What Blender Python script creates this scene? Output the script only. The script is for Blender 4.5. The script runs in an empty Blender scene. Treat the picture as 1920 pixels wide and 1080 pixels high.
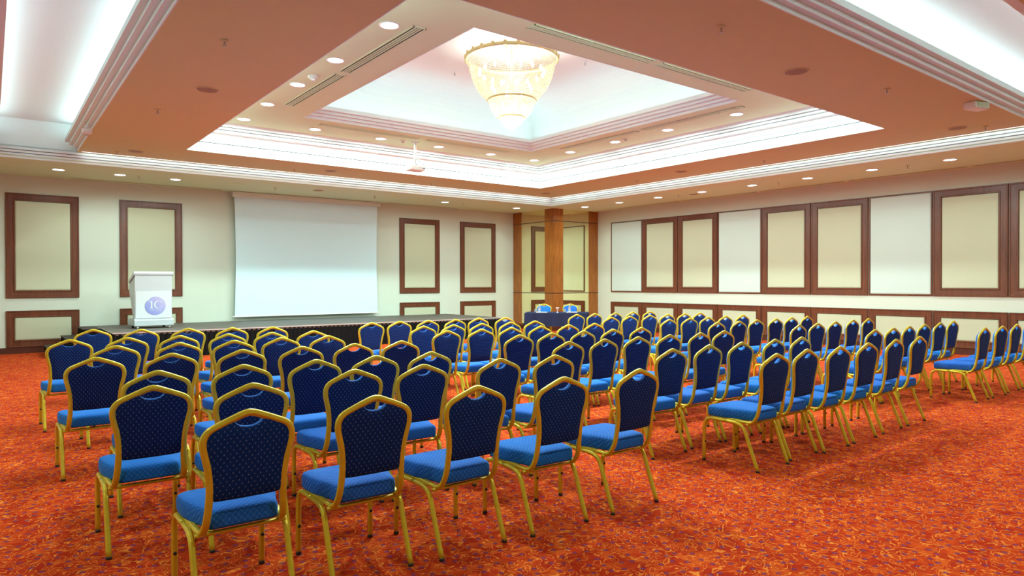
import bpy, math, random
from mathutils import Matrix, Vector
random.seed(7)
S = bpy.context.scene
C = S.collection

# ------------------------------------------------------------------ camera
YAW, PITCH, ROLL, FPX, CAMH = 0.65742602, -0.0071159, -0.00196271, 1269.4135, 1.5
cam = bpy.data.objects.new('camera', bpy.data.cameras.new('camera'))
C.objects.link(cam)
fw = Vector((math.sin(YAW) * math.cos(PITCH), math.cos(YAW) * math.cos(PITCH), math.sin(PITCH)))
r0 = Vector((math.cos(YAW), -math.sin(YAW), 0)); u0 = r0.cross(fw)
cr = r0 * math.cos(ROLL) + u0 * math.sin(ROLL); cu = u0 * math.cos(ROLL) - r0 * math.sin(ROLL)
cam.matrix_world = Matrix(((cr.x, cu.x, -fw.x, 0), (cr.y, cu.y, -fw.y, 0), (cr.z, cu.z, -fw.z, CAMH), (0, 0, 0, 1)))
cam.data.sensor_width = 36; cam.data.lens = 36 * FPX / 1920; cam.data.clip_start = .05; cam.data.clip_end = 100
S.camera = cam
# ------------------------------------------------------------------ world, exposure, light levels
S.view_settings.view_transform = 'Standard'; S.view_settings.look = 'None'
S.view_settings.gamma = 1; S.view_settings.use_curve_mapping = False
S.view_settings.exposure = 0.0
w = bpy.data.worlds.new('world'); S.world = w; w.use_nodes = True
w.node_tree.nodes['Background'].inputs[0].default_value = (.9, .95, 1, 1)
w.node_tree.nodes['Background'].inputs[1].default_value = 0.0
COOL = (.85, 1.0, 1.02); WARM = (.76, 1.03, 1.0)
P_COVE = 2.7       # watts per metre of cove strip
P_TRAY = 1.95
P_LED = 1.0
P_DOWN = 18.5      # watts per downlight along the walls
P_COFF = 98.0      # watts per coffer downlight
P_CHAND = 70.0

# ------------------------------------------------------------------ room measures (metres)
XR, YS, XL, YB = 15.98, 18.1, -2.6, -3.0
ZS, ZT, ZI = 3.85, 4.07, 4.6

# ------------------------------------------------------------------ helpers
def mesh(name, V, F, mats, smooth=False):
    m = bpy.data.meshes.new(name); m.from_pydata([tuple(v) for v in V], [], F); m.update()
    for k in (mats if isinstance(mats, (list, tuple)) else [mats]): m.materials.append(k)
    if smooth: m.polygons.foreach_set('use_smooth', [True] * len(m.polygons))
    return m
def link(name, data, parent=None, loc=None, rot=None):
    o = bpy.data.objects.new(name, data); C.objects.link(o)
    if parent: o.parent = parent
    if loc: o.location = loc
    if rot: o.rotation_euler = rot
    return o
def obj(name, VF, mats, parent=None, smooth=False, loc=None, rot=None):
    return link(name, mesh(name, VF[0], VF[1], mats, smooth), parent, loc, rot)
def tag(o, label=None, cat=None, group=None, kind=None):
    if label: o['label'] = label
    if cat: o['category'] = cat
    if group: o['group'] = group
    if kind: o['kind'] = kind
    return o
def thing(name, loc, label, cat, group=None, rz=0):
    return tag(link(name, None, None, loc, (0, 0, rz)), label, cat, group)
def copy_tree(o, parent=None):
    c = o.copy(); C.objects.link(c); c.parent = parent
    for ch in list(o.children): copy_tree(ch, c)
    return c
def join(*L):
    V, F = [], []
    for v, f in L:
        n = len(V); V += list(v); F += [tuple(i + n for i in q) for q in f]
    return V, F
def box(x0, x1, y0, y1, z0, z1):
    V = [(x, y, z) for z in (z0, z1) for y in (y0, y1) for x in (x0, x1)]
    return V, [(0, 2, 3, 1), (4, 5, 7, 6), (0, 1, 5, 4), (2, 6, 7, 3), (0, 4, 6, 2), (1, 3, 7, 5)]
def bbox(x0, x1, y0, y1, z0, z1, b):
    """box with chamfered edges"""
    V = []
    for z, i in ((z0, b), (z0 + b, 0), (z1 - b, 0), (z1, b)):
        V += [(x0 + b + i, y0 + i, z), (x1 - b - i, y0 + i, z), (x1 - i, y0 + b + i, z), (x1 - i, y1 - b - i, z),
              (x1 - b - i, y1 - i, z), (x0 + b + i, y1 - i, z), (x0 + i, y1 - b - i, z), (x0 + i, y0 + b + i, z)]
    F = [tuple(range(7, -1, -1)), tuple(range(24, 32))]
    for k in range(3):
        for i in range(8):
            j = (i + 1) % 8; F.append((k * 8 + i, k * 8 + j, k * 8 + 8 + j, k * 8 + 8 + i))
    return V, F
def lathe(prof, n=24, cx=0, cy=0, cap=True):
    V, F = [], []
    for r, z in prof:
        for i in range(n):
            a = 2 * math.pi * i / n; V.append((cx + r * math.cos(a), cy + r * math.sin(a), z))
    for k in range(len(prof) - 1):
        for i in range(n):
            j = (i + 1) % n; F.append((k * n + i, k * n + j, k * n + n + j, k * n + n + i))
    if cap:
        F.append(tuple(range(n - 1, -1, -1))); F.append(tuple(range((len(prof) - 1) * n, len(prof) * n)))
    return V, F
def smooth_path(P, sub=4):
    P = [Vector(p) for p in P]; out = []
    for i in range(len(P) - 1):
        a, b, c, d = P[max(i - 1, 0)], P[i], P[i + 1], P[min(i + 2, len(P) - 1)]
        for s in range(sub):
            t = s / sub
            out.append(.5 * ((2 * b) + (c - a) * t + (2 * a - 5 * b + 4 * c - d) * t * t + (3 * b - a - 3 * c + d) * t ** 3))
    out.append(P[-1]); return out
def tube(P, r, n=12, rib=0.0, closed=False, nrib=4, sq=(1, 1), up=(1, 0, 0)):
    P = [Vector(p) for p in P]; V, F = [], []
    up = Vector(up)
    N = len(P)
    for i, p in enumerate(P):
        t = (P[(i + 1) % N] - P[i - 1]) if closed else (P[min(i + 1, N - 1)] - P[max(i - 1, 0)])
        t.normalize()
        a = up - t * up.dot(t)
        if a.length < 1e-4: a = Vector((0, 1, 0)) - t * t.y
        a.normalize(); b = t.cross(a)
        if i and not closed:
            # keep the frame from twisting
            if a.dot(la) < 0: a = -a; b = -b
        la = a
        for k in range(n):
            th = 2 * math.pi * (k + .5) / n
            rr = r * (1 + rib * math.cos(nrib * th))
            V.append(p + a * (rr * math.cos(th) * sq[0]) + b * (rr * math.sin(th) * sq[1]))
    for i in range(N if closed else N - 1):
        for k in range(n):
            j = (k + 1) % n; i2 = (i + 1) % N
            F.append((i * n + k, i * n + j, i2 * n + j, i2 * n + k))
    if not closed:
        F.append(tuple(range(n - 1, -1, -1))); F.append(tuple(range((N - 1) * n, N * n)))
    return V, F
def moulding(path, prof, closed=False):
    """sweep profile [(inset, z)] along a 2D path; inset goes to the left of travel, mitred"""
    N = len(path); off = []
    for i in range(N):
        ds = []
        if closed or i > 0: a = Vector(path[i - 1]); b = Vector(path[i]); ds.append((b - a).normalized())
        if closed or i < N - 1: a = Vector(path[i]); b = Vector(path[(i + 1) % N]); ds.append((b - a).normalized())
        ns = [Vector((-d.y, d.x)) for d in ds]
        m = ns[0] if len(ns) == 1 else (ns[0] + ns[1]) / (1 + ns[0].dot(ns[1]))
        off.append(m)
    V, F = [], []; K = len(prof)
    for i in range(N):
        for ins, z in prof:
            V.append((path[i][0] + off[i].x * ins, path[i][1] + off[i].y * ins, z))
    for i in range(N if closed else N - 1):
        j = (i + 1) % N
        for k in range(K - 1): F.append((i * K + k, j * K + k, j * K + k + 1, i * K + k + 1))
    return V, F
def rect(x0, x1, y0, y1): return [(x0, y0), (x1, y0), (x1, y1), (x0, y1)]
def ring_boxes(o, i, z0, z1):
    """flat ring between outer rect o and inner rect i"""
    return join(box(o[0], o[1], o[2], i[2], z0, z1), box(o[0], o[1], i[3], o[3], z0, z1),
                box(o[0], i[0], i[2], i[3], z0, z1), box(i[1], o[1], i[2], i[3], z0, z1))

# ------------------------------------------------------------------ materials
class NT:
    def __init__(s, name):
        s.m = bpy.data.materials.new(name); s.m.use_nodes = True; s.t = s.m.node_tree
        s.b = s.t.nodes['Principled BSDF']; s.out = s.t.nodes['Material Output']
    def n(s, typ, ins=None, **kw):
        x = s.t.nodes.new(typ)
        for k, v in kw.items(): setattr(x, k, v)
        for k, v in (ins or {}).items(): s.put(x.inputs[k], v)
        return x
    def put(s, sock, v):
        if hasattr(v, 'outputs'): v = v.outputs[0]
        if isinstance(v, bpy.types.NodeSocket): s.t.links.new(v, sock)
        else: sock.default_value = v
    def set(s, **kw):
        for k, v in kw.items(): s.put(s.b.inputs[k.replace('_', ' ')], v)
        return s
    def math(s, op, a, b=0.0, c=None):
        x = s.n('ShaderNodeMath', operation=op); s.put(x.inputs[0], a); s.put(x.inputs[1], b)
        if c is not None: s.put(x.inputs[2], c)
        return x.outputs[0]
    def mix(s, f, a, b):
        x = s.n('ShaderNodeMix', data_type='RGBA'); s.put(x.inputs[0], f); s.put(x.inputs[6], a); s.put(x.inputs[7], b)
        return x.outputs[2]
    def ramp(s, f, stops):
        x = s.n('ShaderNodeValToRGB'); s.put(x.inputs[0], f); e = x.color_ramp.elements
        while len(e) < len(stops): e.new(.5)
        for q, (p, c) in zip(e, stops): q.position = p; q.color = c if len(c) == 4 else (*c, 1)
        return x.outputs[0]
    def coord(s, kind='Object'): return s.n('ShaderNodeTexCoord').outputs[kind]
    def map(s, vec, scale=(1, 1, 1), rot=(0, 0, 0)):
        return s.n('ShaderNodeMapping', {'Vector': vec, 'Scale': scale, 'Rotation': rot}).outputs[0]
    def noise(s, vec, scale, detail=2, rough=.5, dist=0):
        return s.n('ShaderNodeTexNoise', {'Vector': vec, 'Scale': scale, 'Detail': detail, 'Roughness': rough, 'Distortion': dist})
    def bump(s, h, strength=.2, dist=.01):
        x = s.n('ShaderNodeBump', {'Strength': strength, 'Distance': dist, 'Height': h}); s.put(s.b.inputs['Normal'], x.outputs[0])
def c4(c): return (*c, 1)
def plain(name, col, rough=.5, metal=0, grain=0.0, gscale=40, **kw):
    t = NT(name); v = t.coord()
    if grain:
        n = t.noise(v, gscale, 3)
        t.set(Base_Color=t.mix(t.math('MULTIPLY', n.outputs[0], 1), c4([x * (1 - grain) for x in col]), c4([min(1, x * (1 + grain)) for x in col])))
    else: t.set(Base_Color=c4(col))
    t.set(Roughness=rough, Metallic=metal, **kw); return t.m
def emit(name, col, s):
    t = NT(name); t.set(Base_Color=(.8, .8, .8, 1), Emission_Color=c4(col), Emission_Strength=s); return t.m
def wood(name, dark, light, axis='z', rough=.35, scale=6):
    t = NT(name); v = t.coord(); sc = {'z': (scale * 3, scale * 3, scale * .25), 'x': (scale * .25, scale * 3, scale * 3), 'y': (scale * 3, scale * .25, scale * 3)}[axis]
    mv = t.map(v, sc); n = t.noise(mv, 1.0, 5, .6, .6); n2 = t.noise(mv, 6, 2)
    f = t.math('ADD', t.math('MULTIPLY', n.outputs[0], .8), t.math('MULTIPLY', n2.outputs[0], .2))
    t.set(Base_Color=t.ramp(f, [(.3, dark), (.7, light)]), Roughness=rough); return t.m

M = {}
def carpet():
    t = NT('carpet'); v = t.coord()
    warp = t.noise(v, 7, 2)
    wv = t.n('ShaderNodeVectorMath', operation='MULTIPLY_ADD')
    t.put(wv.inputs[0], warp.outputs['Color']); wv.inputs[1].default_value = (.09, .09, 0); t.put(wv.inputs[2], v)
    wv = wv.outputs[0]
    big = t.noise(wv, 8, 3, .6, .8)
    base = t.ramp(big.outputs[0], [(.28, (.32, .015, .004)), (.45, (.41, .026, .005)), (.56, (.51, .048, .006)), (.72, (.62, .096, .010))])
    n2 = t.noise(wv, 10, 1, .5, 1.4)
    fr = t.math('FRACT', t.math('MULTIPLY', n2.outputs[0], 5.2))
    line = t.math('SUBTRACT', 1.0, t.math('MULTIPLY', t.math('ABSOLUTE', t.math('SUBTRACT', fr, .5)), 7.5))
    line = t.math('MULTIPLY', t.math('MAXIMUM', line, 0.0), .9)
    dl = t.math('SUBTRACT', 1.0, t.math('MULTIPLY', t.math('ABSOLUTE', t.math('SUBTRACT', fr, .72)), 8.0))
    dl = t.math('MULTIPLY', t.math('MAXIMUM', dl, 0.0), .55)
    c = t.mix(dl, base, (.30, .016, .010, 1))
    c = t.mix(line, c, (.88, .28, .038, 1))
    sv = t.n('ShaderNodeVectorMath', operation='MULTIPLY_ADD')
    t.put(sv.inputs[0], warp.outputs['Color']); sv.inputs[1].default_value = (.03, .03, 0); t.put(sv.inputs[2], t.map(v, (1, 1, 1), (0, 0, .35)))
    vo = t.n('ShaderNodeTexVoronoi', {'Vector': sv.outputs[0], 'Scale': 11.0, 'Randomness': .45}, voronoi_dimensions='2D')
    spot = t.math('SUBTRACT', 1.0, t.n('ShaderNodeMapRange', {'Value': vo.outputs['Distance'], 'From Min': .10, 'From Max': .21}).outputs[0])
    core = t.math('SUBTRACT', 1.0, t.n('ShaderNodeMapRange', {'Value': vo.outputs['Distance'], 'From Min': .02, 'From Max': .07}).outputs[0])
    c = t.mix(t.math('MULTIPLY', spot, .85), c, (.085, .022, .075, 1))
    c = t.mix(t.math('MULTIPLY', core, .5), c, (.24, .14, .30, 1))
    fine = t.noise(v, 260, 2)
    c = t.mix(t.math('MULTIPLY', fine.outputs[0], .28), c, (.34, .025, .01, 1))
    t.set(Base_Color=c, Roughness=1.0); t.b.inputs['Specular IOR Level'].default_value = .03
    t.bump(fine.outputs[0], .25, .004); return t.m
M['carpet'] = carpet()
def fabric_wall(name, col, s=1):
    t = NT(name); v = t.coord(); n = t.noise(v, 1.2, 3); f = t.noise(t.map(v, (220, 220, 30)), 1, 2)
    c = t.mix(t.math('MULTIPLY', n.outputs[0], .5), c4(col), c4([x * .93 for x in col]))
    t.set(Base_Color=c, Roughness=.85); t.bump(f.outputs[0], .06, .003); return t.m
M['wall'] = fabric_wall('wall_covering', (.625, .675, .555))
M['infill'] = fabric_wall('panel_fabric', (.53, .54, .37))
M['pale'] = fabric_wall('pale_panel', (.575, .665, .59))
M['terra'] = plain('terracotta_paint', (.60, .555, .265), .7, grain=.02, gscale=3)
M['soffit'] = plain('soffit_paint', (.66, .79, .51), .7)
M['white'] = plain('white_paint', (.76, .86, .85), .6)
M['mahog'] = wood('mahogany', (.085, .022, .009), (.19, .055, .020), 'z', .32)
M['base'] = wood('skirting_wood', (.05, .012, .006), (.10, .026, .012), 'x', .35)
M['honey'] = wood('honey_veneer', (.21, .056, .005), (.44, .145, .018), 'z', .25, 9)
M['brown'] = plain('brown_strip', (.05, .016, .007), .4)
t = NT('bronze_mirror'); t.set(Base_Color=(.93, .87, .54, 1), Metallic=1.0, Roughness=.035); M['mirror'] = t.m
def gold():
    t = NT('gold_tube'); n = t.noise(t.coord(), 30, 2)
    t.set(Base_Color=t.mix(n.outputs[0], (.60, .43, .018, 1), (.76, .57, .030, 1)), Metallic=.35, Roughness=.30); return t.m
M['gold'] = gold()
M['rubber'] = plain('black_rubber', (.015, .013, .012), .6)
def chair_fabric(name, c0, c1, cl, cd, dotf, sheen):
    t = NT(name); v = t.coord(); oi = t.n('ShaderNodeObjectInfo')
    sx = t.n('ShaderNodeSeparateXYZ', {'Vector': v})
    X = sx.outputs[0]; Z = t.math('ADD', t.math('MULTIPLY', sx.outputs[2], 1.0), t.math('MULTIPLY', sx.outputs[1], 1.0))
    k = 1 / .027
    a = t.math('FRACT', t.math('MULTIPLY', t.math('ADD', X, t.math('MULTIPLY', Z, .85)), k))
    b = t.math('FRACT', t.math('MULTIPLY', t.math('SUBTRACT', X, t.math('MULTIPLY', Z, .85)), k))
    da = t.math('ABSOLUTE', t.math('SUBTRACT', a, .5)); db = t.math('ABSOLUTE', t.math('SUBTRACT', b, .5))
    ln = t.math('MAXIMUM', t.math('SUBTRACT', 1.0, t.math('MULTIPLY', da, 9.0)), t.math('SUBTRACT', 1.0, t.math('MULTIPLY', db, 9.0)))
    ln = t.math('MAXIMUM', ln, 0.0)
    dot = t.math('LESS_THAN', t.math('ADD', t.math('MULTIPLY', da, da), t.math('MULTIPLY', db, db)), .010)
    navy = t.mix(oi.outputs['Random'], c4(c0), c4(c1))
    c = t.mix(t.math('MULTIPLY', ln, .55), navy, c4(cl))
    c = t.mix(t.math('MULTIPLY', dot, dotf), c, c4(cd))
    t.set(Base_Color=c, Roughness=.75, Sheen_Weight=sheen, Sheen_Roughness=.35, Sheen_Tint=(.12, .45, 1, 1))
    t.b.inputs['Specular IOR Level'].default_value = .08
    t.bump(ln, .35, .002); return t.m
M['fabric'] = chair_fabric('azure_damask', (.008, .125, .47), (.018, .09, .42), (.05, .25, .62), (.20, .42, .72), .5, .35)
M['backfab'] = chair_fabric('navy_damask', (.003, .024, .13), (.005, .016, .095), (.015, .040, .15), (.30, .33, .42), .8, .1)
M['deck'] = plain('stage_deck', (.095, .078, .062), .55, grain=.25, gscale=60)
M['seam'] = plain('alu_edge', (.62, .62, .58), .35, .6)
M['black'] = plain('black_cloth', (.009, .008, .008), .95, grain=.3, gscale=25, Specular_IOR_Level=.05)
M['lect'] = plain('white_lacquer', (.53, .58, .59), .3, grain=.02, gscale=4)
M['screen'] = plain('screen_fabric', (.66, .88, .93), .8)
M['case'] = plain('screen_case', (.66, .72, .64), .45)
M['navy'] = plain('navy_cloth', (.017, .020, .048), .9, grain=.25, gscale=50, Specular_IOR_Level=.1)
M['steel'] = plain('grey_steel', (.45, .45, .46), .35, .8)
M['grille'] = plain('speaker_grille', (.30, .20, .12), .6, grain=.2, gscale=300)
M['chrome'] = plain('chrome', (.8, .8, .8), .2, 1)
M['dark'] = plain('dark_slot', (.03, .018, .012), .7)
M['plastic'] = plain('white_plastic', (.80, .79, .74), .4)
M['greyplastic'] = plain('grey_plastic', (.50, .48, .44), .5)
M['paper'] = plain('white_paper', (.64, .70, .72), .7)
t = NT('clear_glass'); t.set(Base_Color=(.95, .98, 1, 1), Roughness=.05); t.b.inputs['Transmission Weight'].default_value = .85; M['glass'] = t.m
M['lens'] = emit('downlight_lens', (.93, .98, 1), 9)
M['led'] = emit('led_diffuser', (.92, .97, 1), 1.6)
M['bulb'] = emit('chandelier_bulb', (1, .97, .85), 14)
def crystal():
    t = NT('crystal_bead'); t.set(Base_Color=(.82, .83, .72, 1), Roughness=.1)
    tr = t.n('ShaderNodeBsdfTransparent', {'Color': (1, .99, .95, 1)})
    mx = t.n('ShaderNodeMixShader', {0: .72}); t.t.links.new(t.b.outputs[0], mx.inputs[1]); t.t.links.new(tr.outputs[0], mx.inputs[2])
    t.t.links.new(mx.outputs[0], t.out.inputs[0]); return t.m
M['crystal'] = crystal()
t = NT('chandelier_gold'); t.set(Base_Color=(.80, .68, .32, 1), Metallic=.5, Roughness=.3); M['cgold'] = t.m

def lamp(name, typ, loc, power, col, parent=None, rot=(0, 0, 0), **kw):
    l = bpy.data.lights.new(name, typ); l.energy = power; l.color = col
    for k, v in kw.items(): setattr(l, k, v)
    return link(name, l, parent, loc, rot)
def struct(name, VF, m, parent=None, smooth=False):
    o = obj(name, VF, m, parent, smooth)
    if not parent: o['kind'] = 'structure'
    return o

# ------------------------------------------------------------------ floor and walls
struct('floor', box(XL - .2, XR + .2, YB - .2, YS + .2, -.15, 0), M['carpet'])
wf = struct('wall_front', box(XL - .2, XR + .2, YS, YS + .2, 0, 4.9), M['wall'])
wr = struct('wall_right', box(XR, XR + .2, YB - .2, YS, 0, 4.9), M['wall'])
struct('wall_left', box(XL - .2, XL, YB - .2, YS, 0, 4.9), M['wall'])
struct('wall_back', box(XL, XR, YB - .2, YB, 0, 4.9), M['wall'])
struct('baseboard_front', box(XL, 14.02, YS - .022, YS, 0, .13), M['base'])
struct('baseboard_right', box(XR - .022, XR, YB, 16.0, 0, .13), M['base'])
struct('baseboard_left', box(XL, XL + .022, YB, YS, 0, .13), M['base'])

FRAME = [(0, 0), (0, .030), (.006, .040), (.022, .040), (.032, .030), (.128, .028), (.136, .040), (.154, .040), (.165, .020), (.165, 0)]
THIN = [(0, 0), (0, .022), (.006, .028), (.026, .028), (.032, .018), (.032, 0)]
def panel(wall, u0, u1, z0, z1, framed=True, low=False):
    pr = FRAME if framed else THIN
    if framed and low: pr = [(a * .92, d) for a, d in FRAME]
    T = (lambda u, z, d: (u, YS - d, z)) if wall is wf else (lambda u, z, d: (XR - d, u, z))
    V, F = [], []; K = len(pr)
    for (a, b, sa, sb) in ((u0, z0, 1, 1), (u1, z0, -1, 1), (u1, z1, -1, -1), (u0, z1, 1, -1)):
        for i, d in pr: V.append(T(a + sa * i, b + sb * i, d))
    for i in range(4):
        j = (i + 1) % 4
        for k in range(K - 1): F.append((i * K + k, j * K + k, j * K + k + 1, i * K + k + 1))
    fr = obj('panel_frame', (V, F), M['mahog'], wall)
    i = pr[-1][0] - .002; V, F = [], []
    for e, d in ((0, .002), (0, .012), (.012, .022), (.03, .026)):
        V += [T(u0 + i + e, z0 + i + e, d), T(u1 - i - e, z0 + i + e, d), T(u1 - i - e, z1 - i - e, d), T(u0 + i + e, z1 - i - e, d)]
    for k in range(3):
        for q in range(4): F.append((k * 4 + q, k * 4 + (q + 1) % 4, k * 4 + 4 + (q + 1) % 4, k * 4 + 4 + q))
    F.append((12, 13, 14, 15))
    obj('panel_infill', (V, F), M['infill'] if framed else M['pale'], fr)
for u0, u1 in ((.28, 1.61), (2.41, 3.75), (9.72, 11.11), (11.88, 13.27)):
    panel(wf, u0, u1, 1.20, 3.465); panel(wf, u0, u1, .135, .925, low=True)
ed = [15.43, 14.09, 12.725, 11.36, 10.01, 8.67, 7.295, 5.96, 4.60, 3.24, 1.88]
for k in range(10):
    a, b = ed[k + 1] + .008, ed[k] - .008
    panel(wr, a, b, 1.21, 3.455, framed=k not in (0, 3, 6, 9)); panel(wr, a, b, .135, .90, low=True)

# ------------------------------------------------------------------ ceiling
CO = (3.01, 11.84, 5.16, 14.08)       # coffer edge at terracotta level
TR = (4.67, 10.13, 6.79, 12.37)       # inner tray edge
CI = (CO[0] + .40, CO[1] - .40, CO[2] + .40, CO[3] - .40)
struct('ceiling', join(ring_boxes((1.372, 13.66, 3.512, 15.70), (CO[0] - .012, CO[1] + .012, CO[2] - .012, CO[3] + .012), ZT, ZT + .06),
       box(XL, -.062, YB, 15.70, ZT, ZT + .06), box(-.062, 13.66, YB, 2.078, ZT, ZT + .06)), M['terra'])
struct('ceiling', join(box(XL, XR, 15.64, YS, ZS, ZS + .06), box(13.6, XR, YB, 15.64, ZS, ZS + .06)), M['soffit'])
struct('ceiling', ring_boxes((CI[0] - .05, CI[1] + .05, CI[2] - .05, CI[3] + .05), (TR[0] - .012, TR[1] + .012, TR[2] - .012, TR[3] + .012), ZI, ZI + .05), M['soffit'])
struct('ceiling', box(TR[0] - .3, TR[1] + .3, TR[2] - .3, TR[3] + .3, 5.75, 5.82), M['white'])
struct('ceiling', join(box(-.12, 1.44, 2.0, 15.70, ZI, ZI + .06), box(1.44, 13.66, 2.0, 3.58, ZI, ZI + .06)), M['white'])
def cornice(z): return [(-.014, z - .001), (0, z - .001), (0, z + .05), (.067, z + .05), (.067, z + .1), (.134, z + .1), (.134, z + .15), (.2, z + .15), (.2, z + .2)]
def cove(z, top, back=.06): return cornice(z) + [(.2, z + .225), (.18, z + .225), (.18, z + .2), (-back, z + .2), (-back, top)]
band = [(0, ZS)]
for k in range(4):
    z0 = ZS + .055 * k; band += [(.004 * k + .012, z0), (.004 * k + .012, z0 + .038), (.004 * k - .035, z0 + .038), (.004 * k - .035, z0 + .055)]
struct('trim_1', moulding([(13.6, YB), (13.6, 15.64), (XL, 15.64)], band + [(.01, ZT + .02)]), M['white'])
struct('trim_2', moulding([(13.6, 3.50), (1.36, 3.50), (1.36, 15.50)], cove(ZT, ZI + .01)), M['white'])
struct('trim_3', moulding([(-.05, 15.50), (-.05, 2.09), (13.6, 2.09)], cove(ZT, ZI + .01)), M['white'])
struct('trim_4', join(box(-.12, 1.44, 15.66, 15.72, ZT - .02, ZI + .03), box(13.62, 13.68, 2.0, 3.58, ZT - .02, ZI + .03)), M['white'])
struct('trim_5', moulding(rect(*CO), [(-.014, ZT - .001), (0, ZT - .001), (0, 4.245), (-.03, 4.245), (-.03, 4.26), (.035, 4.26), (.035, 4.325), (.005, 4.325), (.005, 4.338), (.05, 4.338), (.06, 4.40), (.085, 4.435), (.19, 4.440), (.19, 4.485), (.16, 4.485),
                                     (.16, 4.497), (.255, 4.497), (.255, 4.53), (.225, 4.53), (.225, 4.541), (.32, 4.541), (.32, 4.575), (.37, 4.575), (.40, 4.602)], True), M['white'])
struct('trim_6', moulding(rect(*TR), cove(ZI, 5.15, .28) + [(-.28 + .6 * (1 - math.cos(math.radians(a))), 5.15 + .6 * math.sin(math.radians(a))) for a in range(10, 91, 10)], True), M['white'])
# cove strips hidden behind the cornice lips
def strip(x0, y0, x1, y1, z, ppm, tilt):
    L = math.hypot(x1 - x0, y1 - y0); a = math.atan2(y1 - y0, x1 - x0)
    lamp('cove_light', 'AREA', ((x0 + x1) / 2, (y0 + y1) / 2, z), ppm * L, COOL, None, (Matrix.Rotation(a, 3, 'Z') @ Matrix.Rotation(math.pi + tilt, 3, 'X')).to_euler(), shape='RECTANGLE', size=L, size_y=.05)
strip(1.30, 3.5, 1.30, 15.4, 4.285, P_COVE, 0); strip(.01, 2.2, .01, 15.4, 4.285, P_COVE, 0)
strip(1.5, 3.44, 13.3, 3.44, 4.285, P_COVE, 0); strip(.2, 2.15, 13.3, 2.15, 4.285, P_COVE, 0)
# LED tape along the terracotta ceiling edge, washing the grooved band
led = [(1.44, 15.48, 13.45, 15.48), (13.45, 15.48, 13.45, 3.55)]
for x0, y0, x1, y1 in led:
    L = math.hypot(x1 - x0, y1 - y0); al = abs(x1 - x0) > abs(y1 - y0)
    t = thing('led_strip', ((x0 + x1) / 2, (y0 + y1) / 2, ZT), 'thin white LED strip along the ceiling edge ' + ('above the stage' if al else 'along the side wall'), 'led strip', rz=0 if al else -math.pi / 2)
    obj('channel', box(-L / 2, L / 2, -.012, .012, -.006, 0), M['plastic'], t); obj('diffuser', box(-L / 2, L / 2, -.008, .008, -.010, -.006), M['led'], t)
    lamp('led_lamp', 'AREA', (0, 0, -.014), P_LED * L, COOL, t, (math.radians(62), 0, 0), shape='RECTANGLE', size=L, size_y=.012)
e = .02
strip(TR[0] + e, TR[2], TR[0] + e, TR[3], 4.82, P_TRAY, 0); strip(TR[1] - e, TR[2], TR[1] - e, TR[3], 4.82, P_TRAY, 0)
strip(TR[0], TR[2] + e, TR[1], TR[2] + e, 4.82, P_TRAY, 0); strip(TR[0], TR[3] - e, TR[1], TR[3] - e, 4.82, P_TRAY, 0)

# ------------------------------------------------------------------ ordinal words for labels
ORD = ['first', 'second', 'third', 'fourth', 'fifth', 'sixth', 'seventh', 'eighth', 'ninth', 'tenth', 'eleventh', 'twelfth']

# ------------------------------------------------------------------ downlights
dl_trim = mesh('trim_ring', *lathe([(.128, 0), (.128, -.006), (.120, -.010), (.108, -.008), (.104, 0.0)], 28, cap=False), M['plastic'], True)
dl_lens = mesh('lens', *lathe([(.106, -.002), (.100, -.005)], 28), M['lens'])
dl_data = bpy.data.lights.new('downlight_lamp', 'AREA'); dl_data.shape = 'DISK'; dl_data.size = .18; dl_data.energy = P_DOWN; dl_data.color = WARM; dl_data.spread = math.radians(158)
dl_wide = dl_data.copy(); dl_wide.spread = math.pi; dl_wide.energy = P_COFF
dl_fill = dl_data.copy(); dl_fill.energy = 36.0  # fill lamps out of view, added to brighten the foreground
def downlight(x, y, z, label, group):
    t = thing('downlight', (x, y, z), label, 'ceiling light', group)
    link('trim_ring', dl_trim, t); link('lens', dl_lens, t); link('downlight_lamp', {ZS: dl_data, ZI: dl_wide, ZT: dl_fill}[z], t, (0, 0, -.015))
for k, x in enumerate((13.08, 10.45, 3.33, 2.24, 1.14)):
    downlight(x, 16.7, ZS, 'round recessed downlight in the soffit above the stage wall, %s from the corner pillar' % ORD[k], 'downlights along the stage wall')
for k, y in enumerate((15.19, 13.75, 12.3, 10.85, 9.4, 8.0, 6.6, 5.15, 3.7, 2.3, .9, -.5)):  # row carried on out of view at the near end, for foreground brightness
    downlight(14.58, y, ZS, 'round recessed downlight in the soffit along the side wall, %s from the corner pillar' % ORD[k], 'downlights along the side wall')
ys = (13.2, 11.85, 10.4, 8.95, 7.35)
for k, y in enumerate(ys):
    downlight(10.9, y, ZI, 'round recessed downlight in the coffer rim facing the side wall, %s from the stage' % ORD[k], 'coffer downlights on the side wall rim')
    downlight(3.82, y, ZI, 'round recessed downlight in the coffer rim beside the smoke detector, %s from the stage' % ORD[k], 'coffer downlights on the smoke detector rim')
for k, x in enumerate((9.55, 8.1, 6.65, 5.2)):
    downlight(x, 13.2, ZI, 'round recessed downlight in the coffer rim nearest the stage, %s in from the pillar corner' % ORD[k + 1], 'coffer downlights on the stage rim')
for k, x in enumerate((10.9, 9.55, 8.1, 6.65, 5.2, 3.82)):  # hidden rim, mirrored from the stage rim and added for its light
    downlight(x, 5.95, ZI, 'unseen recessed downlight in the coffer rim farthest from the stage, %s from the side wall' % ORD[k], 'coffer downlights on the rear rim')

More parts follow.
